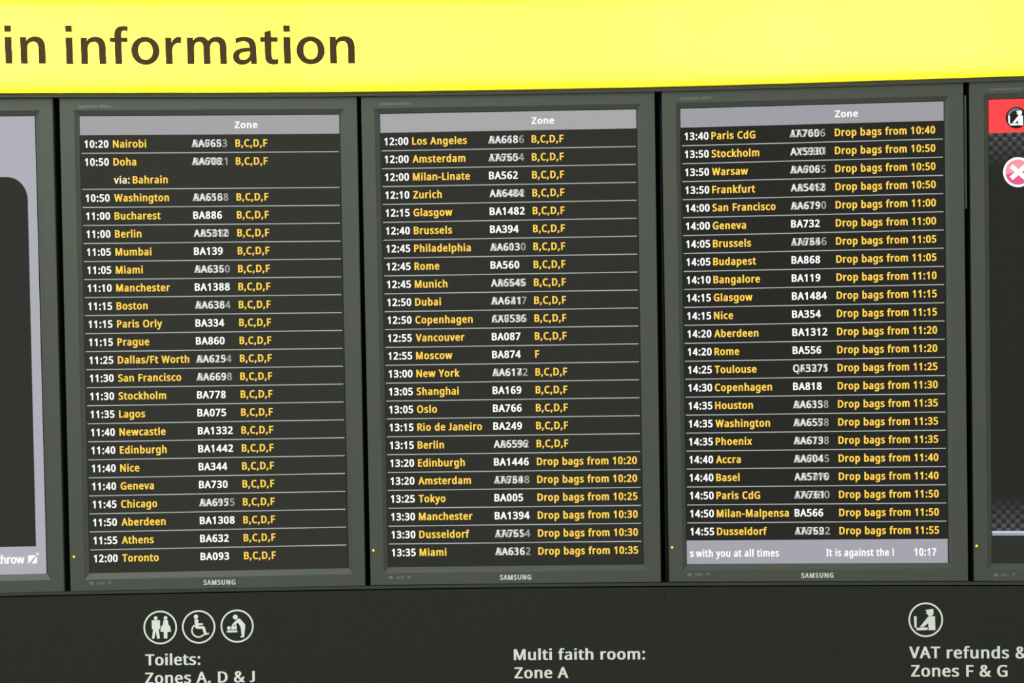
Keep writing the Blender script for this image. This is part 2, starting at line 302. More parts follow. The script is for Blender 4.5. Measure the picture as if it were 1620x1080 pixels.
def thing(name, label, cat, loc, group=None):
    o = bpy.data.objects.new(name, None)
    COL.objects.link(o)
    o.empty_display_size = 0.05
    o.location = loc
    o['label'] = label
    o['category'] = cat
    if group:
        o['group'] = group
    return o


def loft(rings, cap_first=True, cap_last=False):
    V = [p for r in rings for p in r]
    n = len(rings[0])
    Fc = []
    for a in range(len(rings) - 1):
        for i in range(n):
            j = (i + 1) % n
            Fc.append((a * n + i, a * n + j, (a + 1) * n + j, (a + 1) * n + i))
    if cap_first:
        Fc.append(tuple(range(n)))
    if cap_last:
        k = (len(rings) - 1) * n
        Fc.append(tuple(range(k, k + n)))
    return V, Fc


def slab(name, outline_px, y_front, y_back, mat, parent=None, chamfer=0.0):
    """a solid plate whose outline is given by pixels at its front depth"""
    n = len(outline_px)
    cx = sum(p[0] for p in outline_px) / n
    cy = sum(p[1] for p in outline_px) / n
    front = [at(x, y, y_front) for x, y in outline_px]
    back = [Vector((p.x, y_back, p.z)) for p in front]
    rings = [back, [Vector((p.x, y_front + chamfer, p.z)) for p in front]]
    if chamfer:
        ins = []
        for (x, y) in outline_px:
            sxx = 1 if x < cx else -1
            syy = 1 if y < cy else -1
            ins.append(at(x + sxx * chamfer * 730, y + syy * chamfer * 730, y_front))
        rings.append(ins)
    V, Fc = loft(rings, True, True)
    return fix_normals(mesh_obj(name, V, Fc, mat, parent))


def flat_poly(name, pts, mat, parent=None):
    """filled flat outline (world points)"""
    t = tessellate_polygon([[Vector((p.x, p.z, 0)) for p in pts]])
    return mesh_obj(name, pts, [tuple(x) for x in t], mat, parent)


# ------------------------------------------------------------------ materials
def s2l(c):
    out = []
    for v in c:
        v /= 255.0
        out.append(v / 12.92 if v <= 0.04045 else ((v + 0.055) / 1.055) ** 2.4)
    return tuple(out) + (1,)


def new_mat(name):
    m = bpy.data.materials.new(name)
    m.use_nodes = True
    return m, m.node_tree, m.node_tree.nodes['Principled BSDF']


def plastic(name, col, rough=0.5, spec=0.4, grain=0.0, var=0.0, bump=0.0, gscale=900):
    m, nt, b = new_mat(name)
    b.inputs['Roughness'].default_value = rough
    b.inputs['Specular IOR Level'].default_value = spec
    b.inputs['Base Color'].default_value = (*col, 1)
    if grain or var or bump:
        tc = nt.nodes.new('ShaderNodeTexCoord')
        n1 = nt.nodes.new('ShaderNodeTexNoise')
        n1.inputs['Scale'].default_value = gscale
        n1.inputs['Detail'].default_value = 2
        nt.links.new(tc.outputs['Object'], n1.inputs['Vector'])
        n2 = nt.nodes.new('ShaderNodeTexNoise')
        n2.inputs['Scale'].default_value = 14
        n2.inputs['Detail'].default_value = 4
        nt.links.new(tc.outputs['Object'], n2.inputs['Vector'])
        mr = nt.nodes.new('ShaderNodeMapRange')
        mr.inputs['To Min'].default_value = 1 - grain
        mr.inputs['To Max'].default_value = 1 + grain
        mr.inputs['From Min'].default_value = 0.3
        mr.inputs['From Max'].default_value = 0.7
        nt.links.new(n1.outputs['Fac'], mr.inputs['Value'])
        mx = nt.nodes.new('ShaderNodeMixRGB')
        mx.inputs['Color1'].default_value = (col[0] * (1 + var), col[1] * (1 - var * .3), col[2], 1)
        mx.inputs['Color2'].default_value = (col[0] * (1 - var), col[1] * (1 + var * .3), col[2], 1)
        m3 = nt.nodes.new('ShaderNodeMapRange')
        m3.inputs['From Min'].default_value = 0.35
        m3.inputs['From Max'].default_value = 0.65
        nt.links.new(n2.outputs['Fac'], m3.inputs['Value'])
        nt.links.new(m3.outputs[0], mx.inputs['Fac'])
        vm = nt.nodes.new('ShaderNodeVectorMath')
        vm.operation = 'SCALE'
        nt.links.new(mx.outputs[0], vm.inputs[0])
        nt.links.new(mr.outputs[0], vm.inputs['Scale'])
        nt.links.new(vm.outputs[0], b.inputs['Base Color'])
        if bump:
            bp = nt.nodes.new('ShaderNodeBump')
            bp.inputs['Strength'].default_value = bump
            bp.inputs['Distance'].default_value = 0.0004
            nt.links.new(n1.outputs['Fac'], bp.inputs['Height'])
            nt.links.new(bp.outputs[0], b.inputs['Normal'])
    return m


def lit(name, rgb, k=1.0):
    """picture on a lit display: black surface that emits the colour"""
    m, nt, b = new_mat(name)
    b.inputs['Base Color'].default_value = (0.004, 0.004, 0.004, 1)
    b.inputs['Roughness'].default_value = 0.5
    b.inputs['Specular IOR Level'].default_value = 0.05
    c = s2l(rgb)
    b.inputs['Emission Color'].default_value = c
    b.inputs['Emission Strength'].default_value = k
    return m


M_bezel = plastic('bezel_plastic', (0.080, 0.088, 0.074), 0.5, 0.35, grain=0.10, var=0.05, bump=0.15)
M_panel = plastic('panel_coating', (0.0235, 0.024, 0.0185), 0.6, 0.20, grain=0.18, var=0.05, bump=0.1)
M_trim = plastic('dark_trim', (0.070, 0.064, 0.052), 0.5, 0.3, grain=0.08)
M_ledge = plastic('ledge_metal', (0.042, 0.042, 0.037), 0.45, 0.4, grain=0.08)
M_wall = plastic('black_wall', (0.004, 0.004, 0.004), 0.8, 0.1, grain=0.05)
M_rail = plastic('rail_metal', (0.03, 0.03, 0.027), 0.5, 0.4, grain=0.05)
M_vinyl = plastic('cream_vinyl', (0.92, 0.94, 0.87), 0.5, 0.3, grain=0.02)
M_brown = plastic('brown_vinyl', (0.060, 0.026, 0.010), 0.5, 0.2, grain=0.04)
M_silver = plastic('silver_print', (0.74, 0.77, 0.70), 0.35, 0.5, grain=0.03)
M_faint = plastic('faint_print', (0.175, 0.20, 0.172), 0.5, 0.3, grain=0.03)
M_glass_edge = plastic('screen_edge', (0.012, 0.013, 0.011), 0.5, 0.2, grain=0.03)

M_white = lit('lit_white', (255, 255, 255), 1.12)


def fading(name, k):
    # liquid crystal changing over: the light of this lettering adds to what shows beneath
    m, nt, b = new_mat(name)
    nt.nodes.remove(b)
    tr = nt.nodes.new('ShaderNodeBsdfTransparent')
    em = nt.nodes.new('ShaderNodeEmission')
    em.inputs[0].default_value = (1, 1, 0.99, 1)
    em.inputs[1].default_value = k
    ad = nt.nodes.new('ShaderNodeAddShader')
    nt.links.new(tr.outputs[0], ad.inputs[0])
    nt.links.new(em.outputs[0], ad.inputs[1])
    nt.links.new(ad.outputs[0], nt.nodes['Material Output'].inputs[0])
    return m


M_ghostA = fading('lit_fading_grey', 0.34)
M_ghostB = fading('lit_fading_white', 0.54)
M_amber = lit('lit_amber', (255, 205, 76), 1.15)
M_pale = lit('lit_pale_yellow', (255, 240, 190))
M_line = lit('lit_line', (170, 176, 172))
M_header = [lit('lit_header_grey', (164, 164, 166)), lit('lit_header_grey_b', (168, 168, 171)), lit('lit_header_grey_c', (160, 158, 164))]
M_dark = [lit('lit_black', (50, 50, 44)), lit('lit_black_b', (46, 46, 41)), lit('lit_black_c', (37, 37, 33))]
M_footer = lit('lit_footer', (166, 164, 174))
M_page = lit('lit_page_grey', (176, 174, 184))
M_window = lit('lit_window_black', (46, 47, 42))
M_red = lit('lit_red', (255, 72, 74))
M_ledlight = lit('power_light', (238, 255, 60), 1.2)
M_dead = plastic('sensor_dot', (0.2, 0.24, 0.2), 0.4, 0.4, grain=0.02)

# yellow acrylic: lets the lamps behind it through
M_yellow, nt, b = new_mat('yellow_acrylic')
nt.nodes.remove(b)
tl = nt.nodes.new('ShaderNodeBsdfTranslucent')
tl.inputs['Color'].default_value = (0.95, 0.93, 0.158, 1)
df = nt.nodes.new('ShaderNodeBsdfDiffuse')
df.inputs['Color'].default_value = (0.60, 0.52, 0.010, 1)
mxs = nt.nodes.new('ShaderNodeMixShader')
mxs.inputs[0].default_value = 0.85
nt.links.new(df.outputs[0], mxs.inputs[1])
nt.links.new(tl.outputs[0], mxs.inputs[2])
nt.links.new(mxs.outputs[0], nt.nodes['Material Output'].inputs[0])
M_boxwhite = plastic('box_inside_grey', (0.42, 0.42, 0.40), 0.7, 0.2, grain=0.02)


# ------------------------------------------------------------------ setting: wall, trims
def wall_slab(name, x0, x1, z0, z1, y0, y1, mat):
    V = [(x, y, z) for y in (y0, y1) for z in (z0, z1) for x in (x0, x1)]
    Fc = [(0, 1, 3, 2), (4, 6, 7, 5), (0, 4, 5, 1), (2, 3, 7, 6), (0, 2, 6, 4), (1, 5, 7, 3)]
    o = fix_normals(mesh_obj(name, V, Fc, mat))
    o['kind'] = 'structure'
    return o


wall_slab('wall_back', -6.0, 6.0, 0.0, 5.5, 0.14, 0.24, M_wall)


def interp(tab, x):
    if x <= tab[0][0]:
        return tab[0][1]
    for (a, ya), (b_, yb) in zip(tab, tab[1:]):
        if x <= b_:
            return ya + (yb - ya) * (x - a) / (b_ - a)
    return tab[-1][1]


YEL = [(-700, 153), (-300, 149.5), (0, 147.3), (60, 146.9), (180, 146.7), (350, 146.5), (520, 145.6), (640, 144.2), (800, 142.0),
       (990, 138.5), (1110, 135.7), (1290, 130.6), (1470, 124.9), (1590, 121.0), (2000, 107.5), (2300, 98)]
LED = [(-700, 968), (-300, 953), (0, 943.8), (60, 942.2), (180, 940.0), (350, 936.6), (520, 933.5), (640, 931.6), (800, 929.6),
       (990, 927.8), (1110, 927.0), (1290, 926.3), (1470, 925.9), (1590, 925.8), (2000, 927), (2300, 928.5)]
XS = [-640, -300, 0, 60, 180, 350, 520, 640, 800, 990, 1110, 1290, 1470, 1590, 1800, 2000, 2260]


def band(name, ftop, fbot, y_front, y_back, mat, parent=None):
    """long strip with a top and a bottom line, solid"""
    V, Fc = [], []
    for x in XS:
        a, b_ = at(x, ftop(x), y_front), at(x, fbot(x), y_front)
        V += [a, b_, Vector((b_.x, y_back, b_.z)), Vector((a.x, y_back, a.z))]
    for i in range(len(XS) - 1):
        for k in range(4):
            Fc.append((i * 4 + k, i * 4 + (k + 1) % 4, i * 4 + 4 + (k + 1) % 4, i * 4 + 4 + k))
    Fc += [(0, 1, 2, 3), tuple(len(V) - 4 + k for k in range(4))]
    return fix_normals(mesh_obj(name, V, Fc, mat, parent))


t1 = band('trim_1', lambda x: interp(YEL, x) + 0.2, lambda x: interp(YEL, x) + 7.0, -0.006, 0.14, M_trim)
t1['kind'] = 'structure'
t2 = band('trim_2', lambda x: interp(LED, x) - 5.8, lambda x: interp(LED, x) - 1.0, -0.001, 0.14, M_ledge)
t2['kind'] = 'structure'

# ------------------------------------------------------------------ yellow light box
YF = -0.012
sign = thing('illuminated_sign', 'long backlit yellow sign box with dark brown lettering above the row of monitors', 'sign',
             at(810, 141, 0.05))
top_y = lambda x: interp(YEL, x) - 151.0
face = band('face_panel', top_y, lambda x: interp(YEL, x), YF, YF + 0.003, M_yellow, sign)
# white tray behind the acrylic: back, top and bottom walls
band('back_tray', lambda x: top_y(x) - 1, lambda x: interp(YEL, x) + 1, 0.120, 0.130, M_boxwhite, sign)
band('tray_side', lambda x: top_y(x) - 4, lambda x: top_y(x) - 0.5, YF, 0.120, M_boxwhite, sign)
band('tray_side', lambda x: interp(YEL, x) - 1.2, lambda x: interp(YEL, x) + 0.1, YF + 0.004, 0.120, M_boxwhite, sign)
band('added_shade_lip', lambda x: top_y(x) - 2, lambda x: top_y(x) + 16.5, YF + 0.019, YF + 0.020, M_wall, sign)  # unseen black lips, added to dim the acrylic towards its top and bottom edges
band('added_shade_lip', lambda x: interp(YEL, x) - 16.5, lambda x: interp(YEL, x) - 0.5, YF + 0.019, YF + 0.020, M_wall, sign)
band('top_frame', lambda x: top_y(x) - 12, lambda x: top_y(x), YF - 0.006, 0.10, M_trim, sign)
TUBES = [(-620, 70), (100, 400), (470, 1110), (1150, 1560), (1650, 2220)]
for (xa, xb) in TUBES:
    for off in (46, 105):
        xm = (xa + xb) / 2
        p = at(xm, top_y(xm) + off, 0.108)
        area('sign_tube', p, (p.x, -5, p.z), (xb - xa) / 730.0, 0.030, 29.0 * (xb - xa) / 700.0, (1, 1, 0.98)).rotation_euler = (
            -math.pi / 2, (interp(YEL, xb) - interp(YEL, xa)) / (xb - xa) + ROLL, 0)


def letters(s, x0, y0, x1, y1, cap, sx, dx, dy, depth, thick, mat, parent, lean=0.0, name='letter', split=True):
    """a line of lettering whose ink runs from pixel (x0,y0) to (x1,y1) on the baseline"""
    scale = cap / CAP
    want = (x1 - x0) / scale
    pos, lo, hi = layout(s, dx, dy, sx, 0.0)
    track = (want - (hi - lo)) / max(1, len(s) - 1)
    pos, lo, hi = layout(s, dx, dy, sx, track)
    slope = (y1 - y0) / (x1 - x0)

    def fn(x, y, t):
        return at(x0 + x - lo * scale + lean * -y, y0 + slope * (x - lo * scale) - y, depth - t)
    MV, MF = [], []
    for ch, x in pos:
        if ch == ' ':
            continue
        if split:
            MV, MF = [], []
        put_glyph(MV, MF, ch, dx, dy, sx, scale, x * scale, fn, thick)
        if split:
            mesh_obj(name, MV, MF, mat, parent)
    if not split:
        return mesh_obj(name, MV, MF, mat, parent)


# the big lettering: outlines in pixels from each letter's foot (x right, y up)
BIG = {
    'i': ['M 0,0 0,41.2 10,41.2 10,0', 'M 0.2,50.6 0.2,59.7 9.9,59.7 9.9,50.6'],
    'n': ['M 0,0 0,41.2 9.2,41.2 9.2,35.2 C 12,39.8 17,42.4 23.2,42.4 C 33,42.4 38.5,36.5 38.5,25.5 L 38.5,0 28.6,0 28.6,23.5 '
          'C 28.6,31 26,35.2 20.4,35.2 C 13.8,35.2 9.9,30.5 9.9,23 L 9.9,0'],
    'f': ['M 0,0 0,35 -7.3,35 -7.3,41.2 0,41.2 0,46 C 0,55 5.5,59.4 13.5,59.4 C 16.5,59.4 19,59.1 20.6,58.5 L 20.2,52 '
          'C 18.6,52.6 17,52.8 15.4,52.8 C 11.4,52.8 10,50.3 10,46.2 L 10,41.2 19.7,41.2 19.7,35 10,35 10,0'],
    'o': ['M 0,20.5 C 0,32.8 9.4,42.2 21.9,42.2 C 34.4,42.2 43.7,32.8 43.7,20.5 C 43.7,8.2 34.4,-1.2 21.9,-1.2 C 9.4,-1.2 0,8.2 0,20.5',
          'M 10,20.5 C 10,12 14.6,5.9 21.9,5.9 C 29.2,5.9 33.9,12 33.9,20.5 C 33.9,29.1 29.2,35.3 21.9,35.3 C 14.6,35.3 10,29.1 10,20.5'],
    'r': ['M 0,0 0,41.2 9.3,41.2 9.3,31.8 C 11.5,38 15.5,42.2 21,42.2 C 22.3,42.2 23.5,42 24.5,41.7 L 24.3,32.6 '
          'C 23.3,33 22,33.2 20.8,33.2 C 13.5,33.2 9.9,27.5 9.9,19.5 L 9.9,0'],
    'm': ['M 0,0 0,41.2 9.1,41.2 9.1,35.6 C 11.5,39.8 15.8,42.4 21.3,42.4 C 27.2,42.4 31.2,39.8 33.2,35 C 36,39.9 41,42.4 46.8,42.4 '
          'C 56.5,42.4 61.2,36.5 61.2,26.5 L 61.2,0 51.6,0 51.6,24.5 C 51.6,31.5 49.3,35.2 44.6,35.2 C 38.6,35.2 35.3,31 35.3,23.6 '
          'L 35.3,0 25.6,0 25.6,25 C 25.6,31.8 23.4,35.2 19,35.2 C 13.2,35.2 9.9,30.8 9.9,23.2 L 9.9,0'],
    'a': ['M 36.7,0 36.3,26 C 36.3,37 29.5,42.2 18.8,42.2 C 13.2,42.2 8.3,41.3 4.6,39.6 L 4.8,32.4 C 8.5,34.6 12.3,35.8 16.6,35.8 '
          'C 22.6,35.8 26.8,33.2 26.8,27 L 26.8,25.2 C 11,25.2 0,21.5 0,11.2 C 0,3 6,-1.2 13.6,-1.2 C 20,-1.2 25,1.6 27.6,5.8 L 28.7,0',
          'M 27.2,19.6 L 27.2,18 C 27.2,10.8 22.5,5.6 15.8,5.6 C 11.8,5.6 9.2,7.8 9.2,11.8 C 9.2,18.4 16,19.6 27.2,19.6'],
    't': ['M 9.6,35 9.6,13 C 9.6,8.5 11,6 14.8,6 C 16.8,6 18.8,6.3 20.2,7 L 20,0.3 C 18,-0.6 15.5,-1 12.6,-1 C 4.2,-1 0,3.5 0,12 '
          'L 0,35 -6.9,35 -6.9,41.2 0,41.2 0,49.6 9.6,52.3 9.6,41.2 19.6,41.2 19.6,35']}


def path(t):
    pts, mode, q = [], 'M', []
    for k in t.split():
        if k in 'MCL':
            mode, q = k, []
            continue
        p = tuple(float(v) for v in k.split(','))
        if mode == 'C':
            q.append(p)
            if len(q) == 3:
                a = pts[-1]
                for i in range(1, 9):
                    s_ = i / 8.0
                    r = 1 - s_
                    pts.append(tuple(a[j] * r ** 3 + 3 * q[0][j] * r * r * s_ + 3 * q[1][j] * r * s_ * s_ + q[2][j] * s_ ** 3 for j in (0, 1)))
                q = []
        else:
            pts.append(p)
    if abs(pts[0][0] - pts[-1][0]) + abs(pts[0][1] - pts[-1][1]) < 0.01:
        pts.pop()
    return pts


def thicken(c, d, hole):
    s_ = (1.0 if area2(c) > 0 else -1.0) * (-1.0 if hole else 1.0)
    out = []
    for i in range(len(c)):
        p0, p1, p2 = Vector(c[i - 1]), Vector(c[i]), Vector(c[(i + 1) % len(c)])
        e1, e2 = (p1 - p0).normalized(), (p2 - p1).normalized()
        nn = Vector((e1.y + e2.y, -e1.x - e2.x)) * s_ / (1.0 + max(-0.5, e1.dot(e2)))
        q = p1 + nn * d
        out.append((q.x, q.y))
    return out


BASE = [(0, 100.3), (72, 100.5), (130, 100.9), (300, 100.9), (410, 100.8), (455, 100.4), (562, 99.7)]
for ch, x0 in [('i', 9.3), ('n', 33.7), ('i', 105.6), ('n', 129.3), ('f', 183.0), ('o', 208.9), ('r', 263.0), ('m', 297.4),
               ('a', 369.3), ('t', 420.1), ('i', 450.0), ('o', 470.1), ('n', 522.8)]:
    cs = [thicken(path(t), 0.75, k) for k, t in enumerate(BIG[ch])] if ch != 'i' else [thicken(path(t), 0.75, 0) for t in BIG[ch]]
    if ch in 'oa' and area2(cs[0]) * area2(cs[1]) > 0:
        cs[1].reverse()
    vs, ts = fill([[(x / 100, y / 100) for x, y in c] for c in cs])
    lean_ = 0.042 - 0.016 * x0 / 560
    yb = interp(BASE, x0 + 15)

    def big(x, y, d):
        return at(x0 + x - lean_ * y, yb - y, YF - 0.0006 - d)
    V = [big(x * 100, y * 100, 0.0012) for x, y in vs]
    Fc = list(ts)
    for c in cs:
        b0 = len(V)
        n = len(c)
        V += [big(x, y, 0.0012) for x, y in c] + [big(x, y, 0.0) for x, y in c]
        Fc += [(b0 + i, b0 + (i + 1) % n, b0 + n + (i + 1) % n, b0 + n + i) for i in range(n)]
    mesh_obj('letter', V, Fc, M_brown, sign)


# ------------------------------------------------------------------ monitors
def quad_map(q):
    (ax, ay), (bx, by), (cx, cy), (dx_, dy_) = q      # TL TR BL BR

    def f(u, v):
        return ((ax * (1 - u) + bx * u) * (1 - v) + (cx * (1 - u) + dx_ * u) * v,
                (ay * (1 - u) + by * u) * (1 - v) + (cy * (1 - u) + dy_ * u) * v)
    return f


SCREEN_Y = 0.0085


def ring4(q, y, grow=(0, 0, 0, 0)):
    l, t, r, b_ = grow
    (a, b0, c, d) = q
    pts = [(a[0] - l, a[1] - t), (b0[0] + r, b0[1] - t), (d[0] + r, d[1] + b_), (c[0] - l, c[1] + b_)]
    return [at(x, yy, y) for x, yy in pts]


def make_monitor(label, outer, bevel, pic, led=None, logo=None, bot_text=None, top_text=None):
    base = at((outer[2][0] + outer[3][0]) / 2, (outer[2][1] + outer[3][1]) / 2, 0.05)
    root = thing('display_monitor', label, 'monitor', base, 'portrait monitors in a row under the yellow sign')
    # bezel: back, side, chamfer, flat front, sloping inner edge
    front = ring4(outer, 0.0)
    r_back = [Vector((p.x, 0.115, p.z)) for p in front]
    r_side = [Vector((p.x, 0.0014, p.z)) for p in front]
    r_ch = ring4(outer, 0.0, (-1.0, -1.0, -1.0, -1.0))
    r_bev = ring4(bevel, 0.0)
    r_lip = ring4(bevel, 0.0008, (-0.5, -0.5, -0.5, -0.5))
    r_in = ring4(pic, SCREEN_Y, (0.7, 1.1, 1.4, 0.2))
    V, Fc = loft([r_back, r_side, r_ch, r_bev, r_lip, r_in], True, False)
    fix_normals(mesh_obj('bezel', V, Fc, M_bezel, root))
    g = ring4(pic, SCREEN_Y + 0.0002, (1.5, 1.6, 2.0, 1.0))
    gb = [Vector((p.x, p.y + 0.004, p.z)) for p in g]
    V, Fc = loft([gb, g], True, True)
    screen = fix_normals(mesh_obj('screen', V, Fc, M_glass_edge, root))
    if led:
        disc('power_light', led[0], led[1], 1.9, -0.0006, M_ledlight, root)
        disc('light_sensor', led[0] + 0.3, led[1] + 11, 0.9, -0.0004, M_dead, root)
    if logo:
        x0, y0, x1, y1 = logo
        letters('S^MSUNG', x0, y0, x1, y1, 7.9, 0.80, 0.050, 0.018, -0.0002, 0.0005, M_silver, root, 0.015, 'maker_letter')
    if bot_text:
        x, y = bot_text
        slope = -0.01
        r = [(0, -5), (6.5, -5), (6.5, 0), (0, 0)]
        flat_poly('printed_mark', [at(x + a, y + b_ + slope * a, -0.0003) for a, b_ in r], M_faint, root)
        letters('BMA', x + 12, y, x + 25, y - 0.3, 4.6, 1.0, 0.03, 0.01, -0.0003, 0.0, M_faint, root, 0.0, 'printed_mark', False)
        r = [(30, -5), (36, -5), (33, -2.5), (36, 0), (30, 0), (33, -2.5)]
        flat_poly('printed_mark', [at(x + a, y + b_ + slope * a, -0.0003) for a, b_ in [(30, -4.6), (36, -4.9), (36, -4.1), (31, -0.6), (30, -0.4)]], M_faint, root)
    if top_text:
        x, y, x1, y1 = top_text
        letters('SyncMaster 460mx', x, y, x1, y1, 4.6, 1.0, 0.03, 0.01, -0.0003, 0.0, M_faint, root, 0.0, 'printed_name', False)
    return root, screen


def disc(name, cx, cy, r, y, mat, parent=None, n=24, r_in=None):
    outer = [at(cx + r * math.cos(a), cy + r * math.sin(a), y) for a in [2 * math.pi * i / n for i in range(n)]]
    if r_in is None:
        return mesh_obj(name, outer, [tuple(range(n))], mat, parent)
    inner = [at(cx + r_in * math.cos(a), cy + r_in * math.sin(a), y) for a in [2 * math.pi * i / n for i in range(n)]]
    return mesh_obj(name, outer + inner, [(i, (i + 1) % n, n + (i + 1) % n, n + i) for i in range(n)], mat, parent)


PIC_Y = SCREEN_Y - 0.0001


class Page:
    """draws on a monitor's picture with u,v in 0..1; depth steps of 0.05 mm keep layers apart"""

    def __init__(s, screen, pic):
        s.screen, s.q = screen, quad_map(pic)
        s.W = pic[1][0] - pic[0][0]
        s.H = pic[2][1] - pic[0][1]

    def rect(s, name, u0, v0, u1, v1, mat, layer=1):
        y = PIC_Y - 0.00006 * layer
        return mesh_obj(name, [at(*s.q(u, v), y) for u, v in ((u0, v0), (u1, v0), (u1, v1), (u0, v1))], [(0, 1, 2, 3)], mat, s.screen)

    def text(s, name, string, u, v, mat, cap=11.8, u1=None, sx=0.815, dx=0.035, dy=0.017, layer=3, track=0.0):
        scale = cap / CAP
        pos, lo, hi = layout(string, dx, dy, sx, track)
        if u1 is not None:
            k = (u1 - u) * s.W / scale
            for _ in range(4):              # condense or widen the letters to the measured run
                sx *= k / (hi - lo)
                pos, lo, hi = layout(string, dx, dy, sx, track)
        y0 = PIC_Y - 0.00006 * layer

        def fn(x, y, t):
            return at(*s.q(u + (x - lo * scale) / s.W, v - y / s.H), y0)
        MV, MF = [], []
        for ch, x in pos:
            put_glyph(MV, MF, ch, dx, dy, sx, scale, x * scale, fn, 0.0)
        return mesh_obj(name, MV, MF, mat, s.screen)


CH = 11.8       # cap height of the list, pixels
ROW0, PITCH = 0.0415, 0.03945


def board(page, rows, cols, zone_hdr, mats, last_line, footer=None):
    """one departures page. rows: (time, place, flight, fading flight or None, remark)"""
    ut, ud, uf, uz = cols
    page.rect('display_black', 0, 0, 1, 1, mats[1], 0)
    page.rect('header_band', 0, 0, 1, 0.0415, mats[0], 1)
    page.text('header_text', 'Zone', zone_hdr[0], 0.0280, M_white, 10.7, zone_hdr[1])
    for i, (tm, pl, fl, fl2, rm) in enumerate(rows):
        k = i + 1
        v = ROW0 + 0.0003 + PITCH * k
        base = v - 0.0122
        if tm:
            page.text('time_text', tm, ut, base, M_white, CH, ut + 38.0 / page.W)
        if pl.startswith('via:'):
            page.text('via_text', 'via:', ud, base, M_pale, CH)
            page.text('destination_text', pl[5:], ud + 30.0 / page.W, base, M_amber, CH)
        else:
            page.text('destination_text', pl, ud, base, M_amber, CH)
        if fl and fl2:
            w6 = 56.0 / page.W
            if fl2[:2] in ('BA', 'IT'):     # a long number fades out while a short one comes up
                fl, fl2 = fl2[:2] + fl[2:], 'AA' + fl2[2:5]
                page.text('fading_flight_text', fl, uf + 2.4 / page.W, base, M_ghostA, CH, uf + w6, dx=0.028, layer=2)
                page.text('flight_text', fl2, uf - 0.6 / page.W, base, M_ghostB, CH, uf + 46.5 / page.W, dx=0.036, dy=0.012, layer=3)
            else:
                page.text('fading_flight_text', fl2, uf + 0.6 / page.W, base, M_ghostA, CH, uf + w6, dx=0.028, layer=2)
                page.text('flight_text', fl, uf, base, M_ghostB, CH, uf + 54 / page.W, dx=0.034, dy=0.012, layer=3)
        elif fl:
            n = 45.5 if len(fl) == 5 else 55.5
            page.text('flight_text', fl, uf, base, M_white, CH, uf + n / page.W)
        if rm:
            if rm.startswith('Drop'):
                page.text('remark_text', rm, uz, base, M_amber, CH, uz + 159.0 / page.W)
            elif rm == 'F':
                page.text('zone_text', rm, uz, base, M_amber, CH)
            else:
                page.text('zone_text', rm, uz, base, M_amber, CH, uz + 50.5 / page.W)
        if k <= last_line and not (i + 1 < len(rows) and rows[i + 1][1].startswith('via:')):
            page.rect('divider_line', 0.004, v - 0.0011, 0.996, v + 0.0011, M_line, 1)


Z = 'B,C,D,F'


def D(t):
    return 'Drop bags from ' + t


ROWS1 = [('10:20', 'Nairobi', 'AA7683', 'BA665', Z), ('10:50', 'Doha', 'AA7021', 'BA608', Z), ('', 'via: Bahrain', '', None, ''),
         ('10:50', 'Washington', 'AA6138', 'BA656', Z), ('11:00', 'Bucharest', 'BA886', None, Z), ('11:00', 'Berlin', 'AA5312', 'AB5080', Z),
         ('11:05', 'Mumbai', 'BA139', None, Z), ('11:05', 'Miami', 'AA6360', 'BA635', Z), ('11:10', 'Manchester', 'BA1388', None, Z),
         ('11:15', 'Boston', 'AA6364', 'BA638', Z), ('11:15', 'Paris Orly', 'BA334', None, Z), ('11:15', 'Prague', 'BA860', None, Z),
         ('11:25', 'Dallas/Ft Worth', 'AA6194', 'BA625', Z), ('11:30', 'San Francisco', 'AA6698', 'BA669', Z),
         ('11:30', 'Stockholm', 'BA778', None, Z), ('11:35', 'Lagos', 'BA075', None, Z), ('11:40', 'Newcastle', 'BA1332', None, Z),
         ('11:40', 'Edinburgh', 'BA1442', None, Z), ('11:40', 'Nice', 'BA344', None, Z), ('11:40', 'Geneva', 'BA730', None, Z),
         ('11:45', 'Chicago', 'AA6175', 'BA695', Z), ('11:50', 'Aberdeen', 'BA1308', None, Z), ('11:55', 'Athens', 'BA632', None, Z),
         ('12:00', 'Toronto', 'BA093', None, Z)]
ROWS2 = [('12:00', 'Los Angeles', 'AA6186', 'BA668', Z), ('12:00', 'Amsterdam', 'AA6504', 'IT7650', Z), ('12:00', 'Milan-Linate', 'BA562', None, Z),
         ('12:10', 'Zurich', 'AA6484', 'AB6402', Z), ('12:15', 'Glasgow', 'BA1482', None, Z), ('12:40', 'Brussels', 'BA394', None, Z),
         ('12:45', 'Philadelphia', 'AA6130', 'BA603', Z), ('12:45', 'Rome', 'BA560', None, Z), ('12:45', 'Munich', 'AA6545', 'AB5646', Z),
         ('12:50', 'Dubai', 'AA6217', 'BA641', Z), ('12:50', 'Copenhagen', 'AA6536', 'CX7585', Z), ('12:55', 'Vancouver', 'BA087', None, Z),
         ('12:55', 'Moscow', 'BA874', None, 'F'), ('13:00', 'New York', 'AA6142', 'BA617', Z), ('13:05', 'Shanghai', 'BA169', None, Z),
         ('13:05', 'Oslo', 'BA766', None, Z), ('13:15', 'Rio de Janeiro', 'BA249', None, Z), ('13:15', 'Berlin', 'AA6596', 'AB5592', Z),
         ('13:20', 'Edinburgh', 'BA1446', None, D('10:20')), ('13:20', 'Amsterdam', 'AA6398', 'IT7649', D('10:20')),
         ('13:25', 'Tokyo', 'BA005', None, D('10:25')), ('13:30', 'Manchester', 'BA1394', None, D('10:30')),
         ('13:30', 'Dusseldorf', 'AA6514', 'IT7650', D('10:30')), ('13:35', 'Miami', 'AA6162', 'BA636', D('10:35'))]
